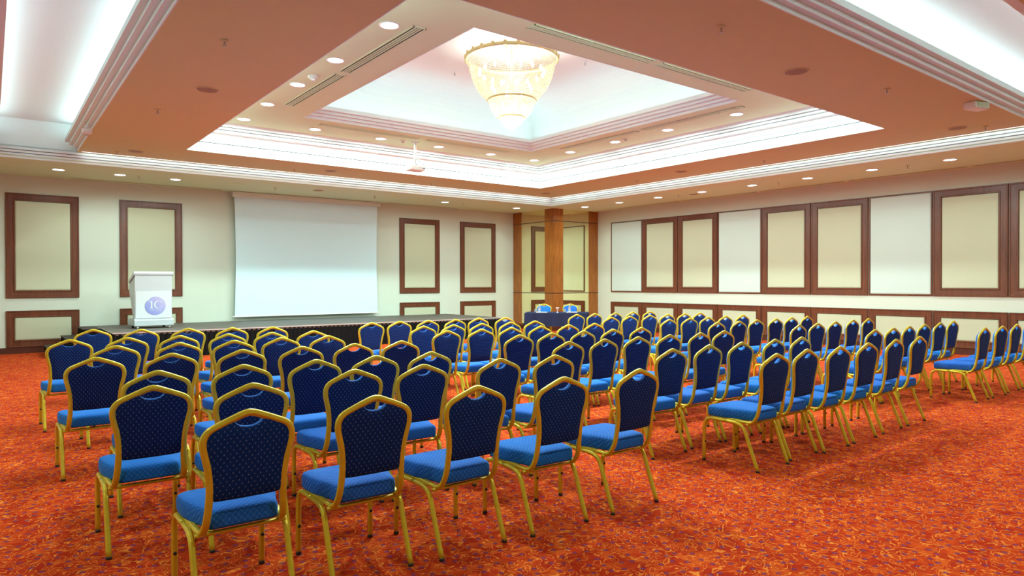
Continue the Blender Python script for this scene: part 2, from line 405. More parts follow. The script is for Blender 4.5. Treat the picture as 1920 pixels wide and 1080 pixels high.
for k, x in enumerate((12.0, 9.0, 6.0, 3.0)):  # added behind the camera to lift the foreground carpet and chair backs
    downlight(x, .7, ZT, 'added unseen downlight in the rear terracotta ceiling, %s from the side wall' % ORD[k], 'added downlights in the rear ceiling')
for k, y in enumerate((12.0, 8.5, 5.0, 1.5)):  # added out of view to brighten the left foreground carpet
    downlight(-1.3, y, ZT, 'added unseen downlight in the ceiling strip beyond the long cove, %s from the stage' % ORD[k], 'added downlights beyond the long cove')

# ------------------------------------------------------------------ ceiling fittings
def sprinkler(x, y, z, label, m, group):
    t = thing('sprinkler', (x, y, z), label, 'sprinkler', group)
    obj('escutcheon', lathe([(.045, 0), (.042, -.008), (.02, -.014), (.014, -.016)], 16), m, t, True)
    obj('head', join(lathe([(.009, -.015), (.009, -.045)], 8), lathe([(.022, -.062), (.022, -.066)], 10), tube([(-.012, 0, -.04), (-.013, 0, -.052), (0, 0, -.064)], .0035, 6), tube([(.012, 0, -.04), (.013, 0, -.052), (0, 0, -.064)], .0035, 6)), M['steel'], t)
for k, (x, y) in enumerate([(1.98, 15.1), (5.47, 15.1), (9.04, 15.1)]):
    sprinkler(x, y, ZT, 'small sprinkler on the terracotta ceiling strip before the stage, %s from the pillar' % ORD[2 - k], M['terra'], 'sprinklers on the stage side strip')
for k, (x, y) in enumerate([(12.85, 11.5), (12.93, 8.05), (13.0, 4.07)]):
    sprinkler(x, y, ZT, 'small sprinkler on the terracotta ceiling strip by the side wall, %s from the pillar' % ORD[k], M['terra'], 'sprinklers on the side wall strip')
for k, (x, y) in enumerate([(1.98, 11.1), (1.98, 7.52)]):
    sprinkler(x, y, ZT, 'small sprinkler on the terracotta strip beside the long lit cove, %s from the stage' % ORD[k], M['terra'], 'sprinklers beside the long cove')
for k, (x, y) in enumerate([(9.44, 4.08), (5.82, 4.1)]):
    sprinkler(x, y, ZT, 'small sprinkler on the terracotta strip farthest from the stage, %s from the side wall' % ORD[k], M['terra'], 'sprinklers on the rear strip')
for k, x in enumerate((11.08, 8.21, 5.55, 2.6)):
    sprinkler(x, 16.66, ZS, 'tiny sprinkler in the cream soffit above the stage, %s from the pillar' % ORD[k], M['soffit'], 'sprinklers above the stage')
for k, y in enumerate((11.6, 8.7, 5.9)):
    sprinkler(14.57, y, ZS, 'tiny sprinkler in the cream soffit along the side wall, %s from the pillar' % ORD[k], M['soffit'], 'sprinklers along the side wall')
for k, (x, y) in enumerate([(7.43, 11.5), (9.08, 9.45)]):
    sprinkler(x, y, 5.75, 'small sprinkler on the white tray ceiling, on the %s side of the chandelier' % ('stage', 'side wall')[k], M['white'], 'sprinklers in the bright tray')
def speaker(x, y, z, label, group, m='grille', r=.15):
    t = thing('ceiling_speaker', (x, y, z), label, 'speaker', group)
    obj('rim', lathe([(r, 0), (r, -.006), (r - .012, -.010), (r - .02, -.004)], 28, cap=False), M['terra'] if m == 'grille' else M['soffit'], t, True)
    obj('grille', lathe([(r - .019, -.003), (r - .03, -.006)], 28), M[m], t)
    d = Vector((y, -x, 0)).normalized()
    for s in (-1, 1): obj('clip', lathe([(.012, -.004), (.010, -.010)], 8, s * d.x * (r - .012), s * d.y * (r - .012)), M['plastic'], t)
for x, y, l in [(2.3, 9.57, 'round terracotta ceiling speaker beside the long lit cove strip'), (2.26, 14.84, 'round terracotta ceiling speaker in the ceiling corner above the lectern'),
                (6.18, 14.76, 'round terracotta ceiling speaker in the ceiling strip before the projection screen'), (12.65, 14.77, 'round terracotta ceiling speaker in the ceiling corner nearest the pillar'),
                (12.66, 10.0, 'round terracotta ceiling speaker midway along the side wall strip'), (12.77, 4.4, 'round terracotta ceiling speaker next to the white slatted box at the ceiling corner'),
                (7.79, 4.42, 'round terracotta ceiling speaker in the strip farthest from the stage')]:
    speaker(x, y, ZT, l, 'terracotta ceiling speakers')
for x, y, l, m, r in [(4.66, 16.5, 'flat cream ceiling speaker in the soffit near the screen end by the lectern', 'soffit', .13), (6.58, 16.5, 'round brown ceiling speaker in the soffit above the projection screen', 'grille', .14),
                (14.83, 11.3, 'round brown ceiling speaker in the side wall soffit', 'grille', .14)]:
    speaker(x, y, ZS, l, 'soffit speakers', m, r)
t = thing('smoke_detector', (3.84, 9.82, ZI), 'white domed smoke detector in the coffer rim between downlight and vent', 'detector')
obj('base', lathe([(.075, 0), (.075, -.018), (.068, -.028)], 24), M['plastic'], t, True)
obj('chamber', lathe([(.05, -.026), (.045, -.05), (.03, -.055)], 20), M['greyplastic'], t, True)
obj('cap', lathe([(.03, -.055), (.028, -.068), (.012, -.072)], 16), M['plastic'], t, True)
t = thing('smoke_detector', (7.12, 13.1, ZI), 'small brown detector beside the projector bracket', 'detector')
obj('base', lathe([(.06, 0), (.06, -.015), (.05, -.022)], 20), M['plastic'], t, True); obj('chamber', lathe([(.035, -.02), (.03, -.045)], 16), M['grille'], t, True)
t = thing('smoke_detector', (10.85, 10.05, ZI), 'small detector in the coffer rim facing the side wall', 'detector')
obj('base', lathe([(.06, 0), (.06, -.015), (.05, -.022)], 20), M['plastic'], t, True); obj('chamber', lathe([(.035, -.02), (.03, -.045)], 16), M['grille'], t, True)
def vent(cx, cy, z, L, W, along, label, group, nslot=4):
    t = thing('slot_vent', (cx, cy, z), label, 'air vent', group, 0 if along == 'x' else math.pi / 2)
    obj('backing', box(-L / 2 + .012, L / 2 - .012, -W / 2 + .012, W / 2 - .012, -.004, -.001), M['dark'], t)
    obj('frame', join(box(-L / 2, L / 2, -W / 2, -W / 2 + .016, -.010, 0), box(-L / 2, L / 2, W / 2 - .016, W / 2, -.010, 0), box(-L / 2, -L / 2 + .02, -W / 2, W / 2, -.010, 0), box(L / 2 - .02, L / 2, -W / 2, W / 2, -.010, 0)), M['soffit'], t)
    g = (W - .032) / nslot
    for k in range(1, nslot):
        y = -W / 2 + .016 + g * k; obj('slat', box(-L / 2 + .02, L / 2 - .02, y - g * .28, y + g * .28, -.010, -.003), M['soffit'], t)
vent(4.14, 8.27, ZI, 2.2, .18, 'y', 'long slotted air vent in the coffer rim beside the smoke detector, far from the stage', 'coffer slot vents')
vent(4.14, 10.6, ZI, 2.2, .18, 'y', 'long slotted air vent in the coffer rim beside the smoke detector, stage end', 'coffer slot vents')
vent(6.28, 6.33, ZI, 2.2, .16, 'x', 'long slotted air vent in the rear coffer rim, end nearer the lit cove', 'coffer slot vents')
vent(8.62, 6.33, ZI, 2.2, .16, 'x', 'long slotted air vent in the rear coffer rim, end nearer the side wall', 'coffer slot vents')
vent(6.2, 12.72, ZI, 2.2, .14, 'x', 'long slotted air vent in the stage coffer rim, end nearer the lectern', 'coffer slot vents')
vent(8.6, 12.72, ZI, 2.2, .14, 'x', 'long slotted air vent in the stage coffer rim, end nearer the pillar', 'coffer slot vents')
def grille(cx, cy, L, W, label):
    t = thing('ribbed_vent', (cx, cy, ZI), label, 'air vent', 'ribbed coffer vents', math.pi / 2)
    obj('backing', box(-L / 2, L / 2, -W / 2, W / 2, -.003, 0), M['dark'], t)
    n = 40; first = None
    for k in range(n):
        x = -L / 2 + (k + .5) * L / n
        if first is None: first = obj('slat', box(-L / n * .3, L / n * .3, -W / 2, W / 2, -.012, -.002), M['soffit'], t, loc=(x, 0, 0))
        else: link('slat', first.data, t, (x, 0, 0))
grille(10.5, 8.1, 2.3, .15, 'ribbed air vent in the side wall coffer rim, farther from the stage'); grille(10.5, 10.55, 2.3, .15, 'ribbed air vent in the side wall coffer rim, nearer the stage')
def slot(x0, x1, y0, y1, label):
    t = thing('linear_diffuser', ((x0 + x1) / 2, (y0 + y1) / 2, ZS), label, 'air vent', 'linear slots along the walls')
    a, b = (x1 - x0) / 2, (y1 - y0) / 2; al = a > b
    obj('gap', box(-a, a, -b, b, -.004, -.001), M['dark'], t)
    if al: obj('lip', box(-a, a, b, b + .03, -.012, 0), M['soffit'], t); obj('lip', box(-a, a, -b - .02, -b, -.008, 0), M['soffit'], t)
    else: obj('lip', box(a, a + .03, -b, b, -.012, 0), M['soffit'], t); obj('lip', box(-a - .02, -a, -b, b, -.008, 0), M['soffit'], t)
slot(1.45, 4.6, 17.80, 17.86, 'long linear ceiling diffuser above the wall panels beside the screen and lectern')
slot(9.15, 11.6, 17.80, 17.86, 'long linear ceiling diffuser above the wall panels between screen and pillar')
for k, (a, b) in enumerate([(12.5, 14.9), (10.0, 12.4), (7.75, 9.9), (5.25, 7.65), (2.75, 5.15)]):
    slot(15.68, 15.74, a, b, 'long linear ceiling diffuser along the side wall, %s from the pillar' % ORD[k])
t = thing('emergency_light', (11.2, 3.62, ZT), 'white slatted box unit under the ceiling edge near the bright cove', 'emergency light', rz=-.3)
obj('housing', bbox(-.15, .15, -.09, .09, -.10, 0, .012), M['plastic'], t)
for k in range(6): obj('louvre', box(-.12, .12, -.096, -.088, -.09 + k * .013, -.083 + k * .013), M['soffit'], t)
obj('bracket', tube([(.1, .05, 0), (.17, .08, -.02), (.2, .03, -.05)], .006, 6), M['plastic'], t)
t = thing('ceiling_camera', (1.28, 13.07, 4.10), 'small white swivel sensor fixed to the cornice of the long cove', 'sensor')
obj('mount', lathe([(.03, 0), (.03, -.03), (.02, -.05)], 14), M['plastic'], t, True)
obj('head', join(bbox(-.07, .07, -.05, .05, -.14, -.05, .015)), M['plastic'], t); obj('lens', lathe([(.03, -.14), (.025, -.16)], 14), M['greyplastic'], t, True)

# ------------------------------------------------------------------ projector
t = thing('projector', (7.4, 13.05, ZI), 'white ceiling projector hanging on a pole before the stage', 'projector', rz=0)
obj('ceiling_plate', join(box(-.09, .09, -.02, .02, -.012, 0), box(-.02, .02, -.09, .09, -.012, 0), lathe([(.05, -.012), (.045, -.03)], 16)), M['plastic'], t)
obj('pole', lathe([(.024, -.03), (.024, -.50)], 16), M['plastic'], t, True)
obj('clamp', lathe([(.03, -.25), (.03, -.28)], 12), M['greyplastic'], t)
obj('bracket', join(box(-.10, .10, -.012, .012, -.515, -.50), box(-.012, .012, -.1, .1, -.515, -.50)), M['dark'], t)
b = obj('body', bbox(-.19, .19, -.14, .14, -.64, -.525, .02), M['plastic'], t)
obj('lens', lathe([(.045, 0), (.045, .03), (.035, .035)], 18), M['dark'], b, True, (.08, .14, -.585), (-math.pi / 2, 0, 0))
obj('cable', tube(smooth_path([(.02, 0, -.35), (.06, -.02, -.40), (.15, -.05, -.46), (.19, -.12, -.53), (.17, -.17, -.58), (.1, -.145, -.6)], 4), .007, 6), M['rubber'], t)

# ------------------------------------------------------------------ chandelier
CX, CY = 7.4, 9.58
ch = thing('chandelier', (CX, CY, 5.75), 'large tiered crystal chandelier with gilded rims in the ceiling tray', 'chandelier')
def beads(rows):
    V, F = [], []; pat = [(1, 0, 0), (0, 1, 0), (-1, 0, 0), (0, -1, 0), (0, 0, 1), (0, 0, -1)]
    fc = [(0, 1, 4), (1, 2, 4), (2, 3, 4), (3, 0, 4), (1, 0, 5), (2, 1, 5), (3, 2, 5), (0, 3, 5)]
    for r, z, s in rows:
        n = max(6, int(2 * math.pi * r / (s * 2.1)))
        for i in range(n):
            a = 2 * math.pi * i / n; x, y = r * math.cos(a), r * math.sin(a); b = len(V)
            V += [(x + s * p[0], y + s * p[1], z + s * 1.05 * p[2]) for p in pat]; F += [tuple(q + b for q in f) for f in fc]
    return V, F
def interp(tab, z):
    for (z0, r0_), (z1, r1_) in zip(tab, tab[1:]):
        if z0 >= z >= z1: return r0_ + (r1_ - r0_) * (z0 - z) / (z0 - z1)
    return tab[-1][1]
T1 = [(5.46, .79), (5.36, .765), (5.24, .735), (5.13, .70), (5.03, .655), (4.95, .61), (4.87, .54), (4.80, .475), (4.75, .43)]
T2 = [(4.76, .40), (4.66, .39), (4.58, .36), (4.52, .32), (4.46, .26), (4.44, .24)]
T3 = [(4.45, .20), (4.40, .19), (4.34, .15), (4.29, .09), (4.25, .03)]
for nm, T, st in (('upper_bead_basket', T1, .027), ('middle_bead_basket', T2, .026), ('bead_finial', T3, .024)):
    z = T[0][0]; rows = []
    while z > T[-1][0]: rows.append((interp(T, z), z - 5.75, .0125)); z -= st
    o = obj(nm, beads(rows), M['crystal'], ch); o['kind'] = 'stuff'
    w_ = obj('wire_ring', join(*[lathe([(r - .002, zz + st * .5 - .002), (r + .003, zz + st * .5), (r - .002, zz + st * .5 + .002)], 48, cap=False) for r, zz, q in rows[1:]]), M['cgold'], o); w_['kind'] = 'stuff'
def rim(r, z, h, wd): return lathe([(r, z - h), (r + wd, z - h * .6), (r + wd, z + h * .6), (r, z + h), (r - wd, z + h * .5), (r - wd, z - h * .5), (r, z - h)], 64, cap=False)
g = obj('upper_rim', rim(.82, 5.5 - 5.75, .035, .018), M['cgold'], ch, True)
for k in range(24):
    a = 2 * math.pi * k / 24
    if k == 0: first = obj('ornament', bbox(-.012, .012, -.03, .03, -.035, .05, .008), M['cgold'], g, loc=(.838 * math.cos(a), .838 * math.sin(a), -.25), rot=(0, 0, a))
    else: link('ornament', first.data, g, (.838 * math.cos(a), .838 * math.sin(a), -.25), (0, 0, a))
obj('middle_rim', rim(.425, 4.765 - 5.75, .02, .012), M['cgold'], ch, True)
obj('lower_rim', rim(.225, 4.455 - 5.75, .014, .010), M['cgold'], ch, True)
obj('stem', lathe([(.016, 0), (.016, -.3), (.03, -.45), (.016, -.6), (.03, -.9), (.012, -1.2)], 12), M['cgold'], ch, True)
obj('canopy', lathe([(.14, 0), (.13, -.03), (.05, -.06), (.03, -.08)], 24), M['cgold'], ch, True)
for k in range(8):
    a = 2 * math.pi * (k + .5) / 8
    obj('cable', tube([(.12 * math.cos(a), .12 * math.sin(a), -.02), (.82 * math.cos(a), .82 * math.sin(a), -.23)], .004, 5, up=(0, 0, 1)), M['cgold'], ch)
for k in range(16):
    a = 2 * math.pi * k / 16; r = .58
    if k == 0: first = obj('bulb', lathe([(.005, -.045), (.022, -.02), (.025, .01), (.012, .045), (.002, .06)], 10), M['bulb'], ch, True, (r * math.cos(a), r * math.sin(a), -.5))
    else: link('bulb', first.data, ch, (r * math.cos(a), r * math.sin(a), -.5))
for k in range(8):
    a = 2 * math.pi * (k + .5) / 8; link('bulb', first.data, ch, (.36 * math.cos(a), .36 * math.sin(a), -.78))
for k in range(5):
    a = 2 * math.pi * (k + .5) / 5; link('bulb', first.data, ch, (.2 * math.cos(a), .2 * math.sin(a), -1.1))
lamp('chandelier_lamp', 'POINT', (0, 0, -.45), P_CHAND, (.95, 1, .95), ch, shadow_soft_size=.25)
lamp('chandelier_lamp', 'POINT', (0, 0, -1.32), P_CHAND * .55, (1, .98, .92), ch, shadow_soft_size=.1)

# ------------------------------------------------------------------ corner pillar with bronze mirrors
px, py = 14.03, 16.03
pl = thing('corner_pillar', (px, py, 0), 'square corner pillar clad in honey wood strips and bronze mirror', 'pillar')
H = ZS
obj('core', box(.03, XR - px, .03, YS - py, 0, H), M['brown'], pl)
o = obj('wood_post', join(box(0, .40, 0, .03, .0, H), box(0, .03, .03, .43, 0, H)), M['honey'], pl)
obj('wood_post', box(0, .03, YS - py - .43, YS - py, 0, H), M['honey'], pl)
obj('wood_post', box(XR - px - .41, XR - px, 0, .03, 0, H), M['honey'], pl)
for z0, z1 in ((.13, 1.17), (1.195, 3.455), (3.475, H)):
    obj('mirror_panel', box(.012, .03, .437, YS - py - .437, z0, z1), M['mirror'], pl)
    obj('mirror_panel', box(.407, XR - px - .417, .012, .03, z0, z1), M['mirror'], pl)
for z in (1.182, 3.465):
    obj('joint_strip', join(box(-.006, XR - px, -.006, .012, z - .010, z + .010), box(-.006, .012, .012, YS - py, z - .010, z + .010)), M['brown'], pl)
obj('skirting', join(box(-.012, XR - px, -.012, .02, 0, .13), box(-.012, .02, .02, YS - py, 0, .13)), M['base'], pl)

# ------------------------------------------------------------------ projection screen
sc = thing('projection_screen', (6.94, 17.93, ZS - .004), 'large white pull-down projection screen hanging over the stage', 'screen')
obj('case', bbox(-2.06, 2.06, -.07, .07, -.13, 0, .012), M['case'], sc)
V, F = [], []
for i in range(9):
    z = -.12 - (ZS - .67 - .12) * i / 8; n = .03 * math.sin(math.pi * i / 8)
    V += [(-2.0 + n, .012, z), (1.98 - n, .012, z)]
for i in range(8): F.append((2 * i, 2 * i + 1, 2 * i + 3, 2 * i + 2))
obj('sheet', join((V, F), ([(x, .016, z) for x, y, z in V], [tuple(reversed(f)) for f in F])), M['screen'], sc)
obj('bottom_bar', bbox(-2.05, 2.03, 0, .03, -3.20, -3.175, .006), M['plastic'], sc)

# ------------------------------------------------------------------ stage
SX0, SX1, SY0, SY1, SZ = 1.9, 11.3, 15.15, 18.06, .545
st = thing('stage', ((SX0 + SX1) / 2, (SY0 + SY1) / 2, 0), 'low stage platform with grey deck and black pleated skirt', 'stage')
ox, oy = (SX0 + SX1) / 2, (SY0 + SY1) / 2
nx, ny = 5, 2; dx, dy = (SX1 - SX0) / nx, (SY1 - SY0) / ny
for i in range(nx):
    for j in range(ny):
        if i == j == 0: first = obj('deck_panel', bbox(-dx / 2 + .004, dx / 2 - .004, -dy / 2 + .004, dy / 2 - .004, SZ - .06, SZ, .004), M['deck'], st, loc=(SX0 + dx / 2 - ox, SY0 + dy / 2 - oy, 0))
        else: link('deck_panel', first.data, st, (SX0 + dx * (i + .5) - ox, SY0 + dy * (j + .5) - oy, 0))
obj('frame', box(SX0 + .05 - ox, SX1 - .05 - ox, SY0 + .05 - oy, SY1 - oy, 0, SZ - .06), M['black'], st)
a, b, c_ = SX0 - ox, SX1 - ox, SY0 - oy
obj('edge_trim', join(box(a - .012, b + .012, c_ - .012, c_, SZ - .022, SZ + .002), box(a - .012, a, c_, SY1 - oy, SZ - .022, SZ + .002), box(b, b + .012, c_, SY1 - oy, SZ - .022, SZ + .002)), M['seam'], st)
def pleat(n, p0, p1, nrm, z0, z1):
    V, F = [], []
    for i in range(n + 1):
        f = i / n; d = .018 * (1 + math.sin(i * math.pi / 2 + .7)) + .004 * math.sin(i * 1.7)
        for z, k in ((z0, 1.35), (z1, .7)): V.append((p0[0] + (p1[0] - p0[0]) * f + nrm[0] * d * k, p0[1] + (p1[1] - p0[1]) * f + nrm[1] * d * k, z))
    for i in range(n): F.append((2 * i, 2 * i + 2, 2 * i + 3, 2 * i + 1))
    return V, F
obj('skirt', join(pleat(360, (a, c_ + .02), (b, c_ + .02), (0, -1), .005, SZ - .03), pleat(110, (a + .02, SY1 - oy), (a + .02, c_ + .02), (-1, 0), .005, SZ - .03), pleat(110, (b - .02, c_ + .02), (b - .02, SY1 - oy), (1, 0), .005, SZ - .03)), M['black'], st, True)
sp = thing('stage_steps', (1.4, 17.1, 0), 'black three-step stair leading up to the stage beside the lectern', 'stairs')
for k, (x0, x1, h) in enumerate([(.93, 1.23, .19), (1.23, 1.54, .38), (1.54, 1.86, .56)]):
    s_ = obj('step', bbox(x0 - 1.4, x1 - 1.4, -.5, .6, 0, h - .02, .004), M['black'], sp); obj('tread', bbox(x0 - 1.41, x1 - 1.39, -.51, .61, h - .02, h, .004), M['dark'], s_)

# ------------------------------------------------------------------ lectern
lc = thing('lectern', (2.80, 16.62, SZ), 'white wheeled lectern with round blue logo standing on the stage', 'lectern', rz=.05)
def prism(poly, x0, x1):
    n = len(poly); V = [(x0, y, z) for y, z in poly] + [(x1, y, z) for y, z in poly]
    return V, [tuple(range(n - 1, -1, -1)), tuple(range(n, 2 * n))] + [(i, (i + 1) % n, n + (i + 1) % n, n + i) for i in range(n)]
obj('body', prism([(-.27, .21), (-.29, .80), (-.30, 1.15), (.20, .98), (.27, .90), (.26, .80), (-.12, .21)], -.365, .365), M['lect'], lc)
tp = obj('reading_top', prism([(-.325, 1.15), (-.325, 1.185), (-.31, 1.222), (.25, 1.02), (.24, .975), (.20, .975)], -.385, .385), M['lect'], lc)
obj('moulding', prism([(-.335, 1.172), (-.335, 1.186), (-.30, 1.186), (-.30, 1.172)], -.39, .39), M['lect'], tp)
obj('front_panel', prism([(-.282, .215), (-.300, .80), (-.296, .80), (-.272, .215)], -.35, .35), M['paper'], lc)
obj('base', prism([(-.34, .06), (-.345, .17), (-.30, .205), (.20, .205), (.27, .15), (.27, .06)], -.385, .385), M['lect'], lc)
for sx in (-.31, .31):
    for sy in (-.27, .2):
        k_ = obj('caster', join(tube([(-.018, 0, .031), (.018, 0, .031)], .031, 16, up=(0, 0, 1)), box(-.024, .024, -.012, .012, .03, .062)), M['plastic'] if sy < 0 else M['rubber'], lc, loc=(sx, sy, 0))
# the printed roundel on the front
tn = math.atan2(.018, .585)
lg = link('logo', None)
tm = NT('logo_print'); v = tm.n('ShaderNodeSeparateXYZ', {'Vector': tm.coord()})
f = tm.math('ADD', tm.math('MULTIPLY', tm.math('ADD', v.outputs[0], v.outputs[1]), 1.6), .5)
tm.set(Base_Color=tm.ramp(f, [(.0, (.22, .27, .62)), (.5, (.34, .36, .66)), (1, (.50, .45, .68))]), Roughness=.5); M['logo'] = tm.m
pts = []
for i in range(72):
    a = 2 * math.pi * i / 72; r = .205
    d = math.atan2(math.sin(a - 2.35), math.cos(a - 2.35)); r -= .028 * math.exp(-(d / .22) ** 2)
    pts.append((r * math.cos(a), r * .97 * math.sin(a)))
def flat(poly, z0, z1):
    n = len(poly); V = [(x, y, z0) for x, y in poly] + [(x, y, z1) for x, y in poly]
    return V, [tuple(range(n - 1, -1, -1)), tuple(range(n, 2 * n))] + [(i, (i + 1) % n, n + (i + 1) % n, n + i) for i in range(n)]
bpy.data.objects.remove(lg)
lg = obj('logo', flat(pts, 0, .003), M['logo'], lc, loc=(.03, -.2925, .48), rot=(math.pi / 2 + tn, 0, 0))
one = [(-.115, -.055), (-.035, -.055), (-.035, -.045), (-.06, -.042), (-.06, .105), (-.072, .105), (-.125, .085), (-.123, .076), (-.088, .082), (-.088, -.042), (-.115, -.045)]
oC, iC = [], []
for i in range(25):
    a = math.radians(42 + (318 - 42) * i / 24); oC.append((.055 + .082 * math.cos(a), .025 + .085 * math.sin(a)))
    iC.append((.068 + .066 * math.cos(a), .025 + .076 * math.sin(a)))
V = [(x, y, z) for z in (.003, .005) for x, y in oC + iC]; F = []
for i in range(24):
    F += [(50 + i, 50 + i + 1, 50 + 25 + i + 1, 50 + 25 + i), (i, i + 1, 50 + i + 1, 50 + i), (25 + i, 25 + i + 1, 75 + i + 1, 75 + i)]
ser = [flat([(.112, .075), (.124, .112), (.130, .112), (.128, .062), (.121, .062)], .003, .005), flat([(.118, -.035), (.128, -.025), (.132, -.012), (.126, -.01), (.112, -.025)], .003, .005)]
obj('letter', flat(one, .003, .005), M['paper'], lg); obj('letter', join((V, F), *ser), M['paper'], lg)
cu_ = bpy.data.curves.new('caption', 'FONT'); cu_.body = 'HOTELS'; cu_.size = .042; cu_.align_x = 'CENTER'; cu_.space_character = 1.5; cu_.extrude = .001
tmp = bpy.data.objects.new('caption_tmp', cu_); C.objects.link(tmp); bpy.context.view_layer.update()
mm = bpy.data.meshes.new_from_object(tmp.evaluated_get(bpy.context.evaluated_depsgraph_get())); bpy.data.objects.remove(tmp)
mm.materials.clear(); mm.materials.append(M['paper']); link('caption', mm, lg, (.0, -.105, .004))

# ------------------------------------------------------------------ banquet chairs
PROF = [(.357, .108), (.389, .057), (.444, .03), (.521, .015), (.623, 0), (.725, -.01), (.826, -.02), (.96, -.036)]
def yz(z):
    if z <= PROF[0][0]: return PROF[0][1]
    for (a, b), (c, d) in zip(PROF, PROF[1:]):
        if z <= c: return b + (d - b) * (z - a) / (c - a)
    return PROF[-1][1]
SIDE = [(.170, .444), (.164, .52), (.163, .60), (.172, .68), (.187, .745), (.194, .785), (.190, .822), (.168, .851), (.117, .876), (.062, .899), (.023, .914), (0, .918)]
half = smooth_path([(.192, .41, .384), (.190, .25, .382), (.187, .15, .374), (.182, .10, .372), (.176, .062, .388)] + [(x, yz(z), z) for x, z in SIDE], 3)
full = half + [Vector((-p.x, p.y, p.z)) for p in reversed(half[:-1])]
FRAME_M = mesh('back_frame', *tube(full, .0138, 24, .06, nrib=6, sq=(.92, 1.2), up=(0, .98, .2)), M['gold'], True)
def leg_mesh(front):
    if front: P = [(0, .51, .010), (0, .51, .14), (0, .509, .25), (0, .504, .305), (0, .485, .345), (0, .45, .362), (0, .40, .366), (0, .30, .366)]
    else: P = [(0, 0, .010), (0, .05, .135), (0, .092, .245), (0, .113, .30), (0, .138, .338), (0, .175, .357), (0, .22, .364), (0, .30, .366)]
    return mesh('leg', *tube(smooth_path(P, 3), .0142, 24, .06, nrib=6, up=(1, 0, 0)), M['gold'], True)
LEG_F, LEG_R = leg_mesh(True), leg_mesh(False)
CAP = mesh('foot_cap', *lathe([(.0145, 0), (.0155, .004), (.0150, .018)], 12), M['rubber'], True)
BUMP = mesh('bumper', *lathe([(.009, 0), (.009, .004), (.006, .006)], 10), M['rubber'], True)
BAR = mesh('cross_bar', *tube([(-.205, 0, 0), (.205, 0, 0)], .010, 10, .05, up=(0, 0, 1)), M['gold'], True)
# seat cushion
corner = [(.155, .062, .03), (.213, .49, .055)]
out = []
def arc(cx, cy, r, a0, a1, n=6): return [(cx + r * math.cos(math.radians(a0 + (a1 - a0) * i / n)), cy + r * math.sin(math.radians(a0 + (a1 - a0) * i / n))) for i in range(n + 1)]
rp = arc(.130, .085, .03, -90, 0) + [(.176, .16), (.205, .25), (.216, .34)] + arc(.160, .438, .056, 0, 80) + [(.10, .4965), (.05, .4985)]
out = rp + [(0, .499)] + [(-x, y) for x, y in reversed(rp)]
rings = [(.90, .384), (.985, .388), (1.0, .400), (1.005, .425), (1.0, .448), (.975, .462), (.92, .470), (.75, .476), (.4, .481)]
V, F = [], []; n = len(out); cyc = .27
for s, z in rings:
    for x, y in out: V.append((x * s, cyc + (y - cyc) * s, z - .006 * max(0, (y - .40)) * 5))
for k in range(len(rings) - 1):
    for i in range(n): j = (i + 1) % n; F.append((k * n + i, k * n + j, k * n + n + j, k * n + n + i))
V.append((0, cyc, .483)); V.append((0, cyc, .384)); L_ = (len(rings) - 1) * n
F += [(L_ + i, L_ + (i + 1) % n, len(V) - 2) for i in range(n)] + [((i + 1) % n, i, len(V) - 1) for i in range(n)]
SEAT = mesh('seat', V, F, M['fabric'], True)
# backrest pad, inside the frame, scooped at the top for the hand hold
ol = []
sd = smooth_path([(x - .006, 0, z) for x, z in SIDE if z > .51], 3)
R_ = [(.10, .522), (.138, .524), (.152, .532), (.157, .548)] + [(p.x, p.z) for p in sd if p.z > .56 and p.x > .080] + [(.072, .888), (.063, .881), (.051, .870), (.036, .8615), (.018, .857)]
ol = [(0, .521)] + R_ + [(0, .8555)] + [(-x, z) for x, z in reversed(R_)]
n = len(ol); cz = .71
def pad(rings, nm, m):
    V, F = [], []
    for q, d in rings:
        for x, z in ol: zz = cz + (z - cz) * q; V.append((x * q, yz(zz) + d, zz))
    for k in range(len(rings) - 1):
        for i in range(n): j = (i + 1) % n; F.append((k * n + i, k * n + j, k * n + n + j, k * n + n + i))
    return mesh(nm, V, F, m, True)
BACK = pad([(.97, -.004), (1.0, .002), (1.0, .016), (.97, .030), (.90, .038), (.55, .043), (0, .044)], 'backrest', M['fabric'])
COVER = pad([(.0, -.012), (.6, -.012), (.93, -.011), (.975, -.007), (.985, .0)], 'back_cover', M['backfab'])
def make_chair():
    t = link('banquet_chair', None); tag(t, 'x', 'chair')
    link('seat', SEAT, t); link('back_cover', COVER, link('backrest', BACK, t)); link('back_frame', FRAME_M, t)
    for s in (-1, 1):
        l = link('leg', LEG_F, t, (s * .213, 0, 0)); link('foot_cap', CAP, l, (0, .51, 0)); link('bumper', BUMP, l, (-s * .0, .497, .16), (math.pi / 2, 0, 0))
        l = link('leg', LEG_R, t, (s * .213, 0, 0)); link('foot_cap', CAP, l, (0, .002, 0))
    link('cross_bar', BAR, t, (0, .105, .358)); link('cross_bar', BAR, t, (0, .42, .362))
    return t
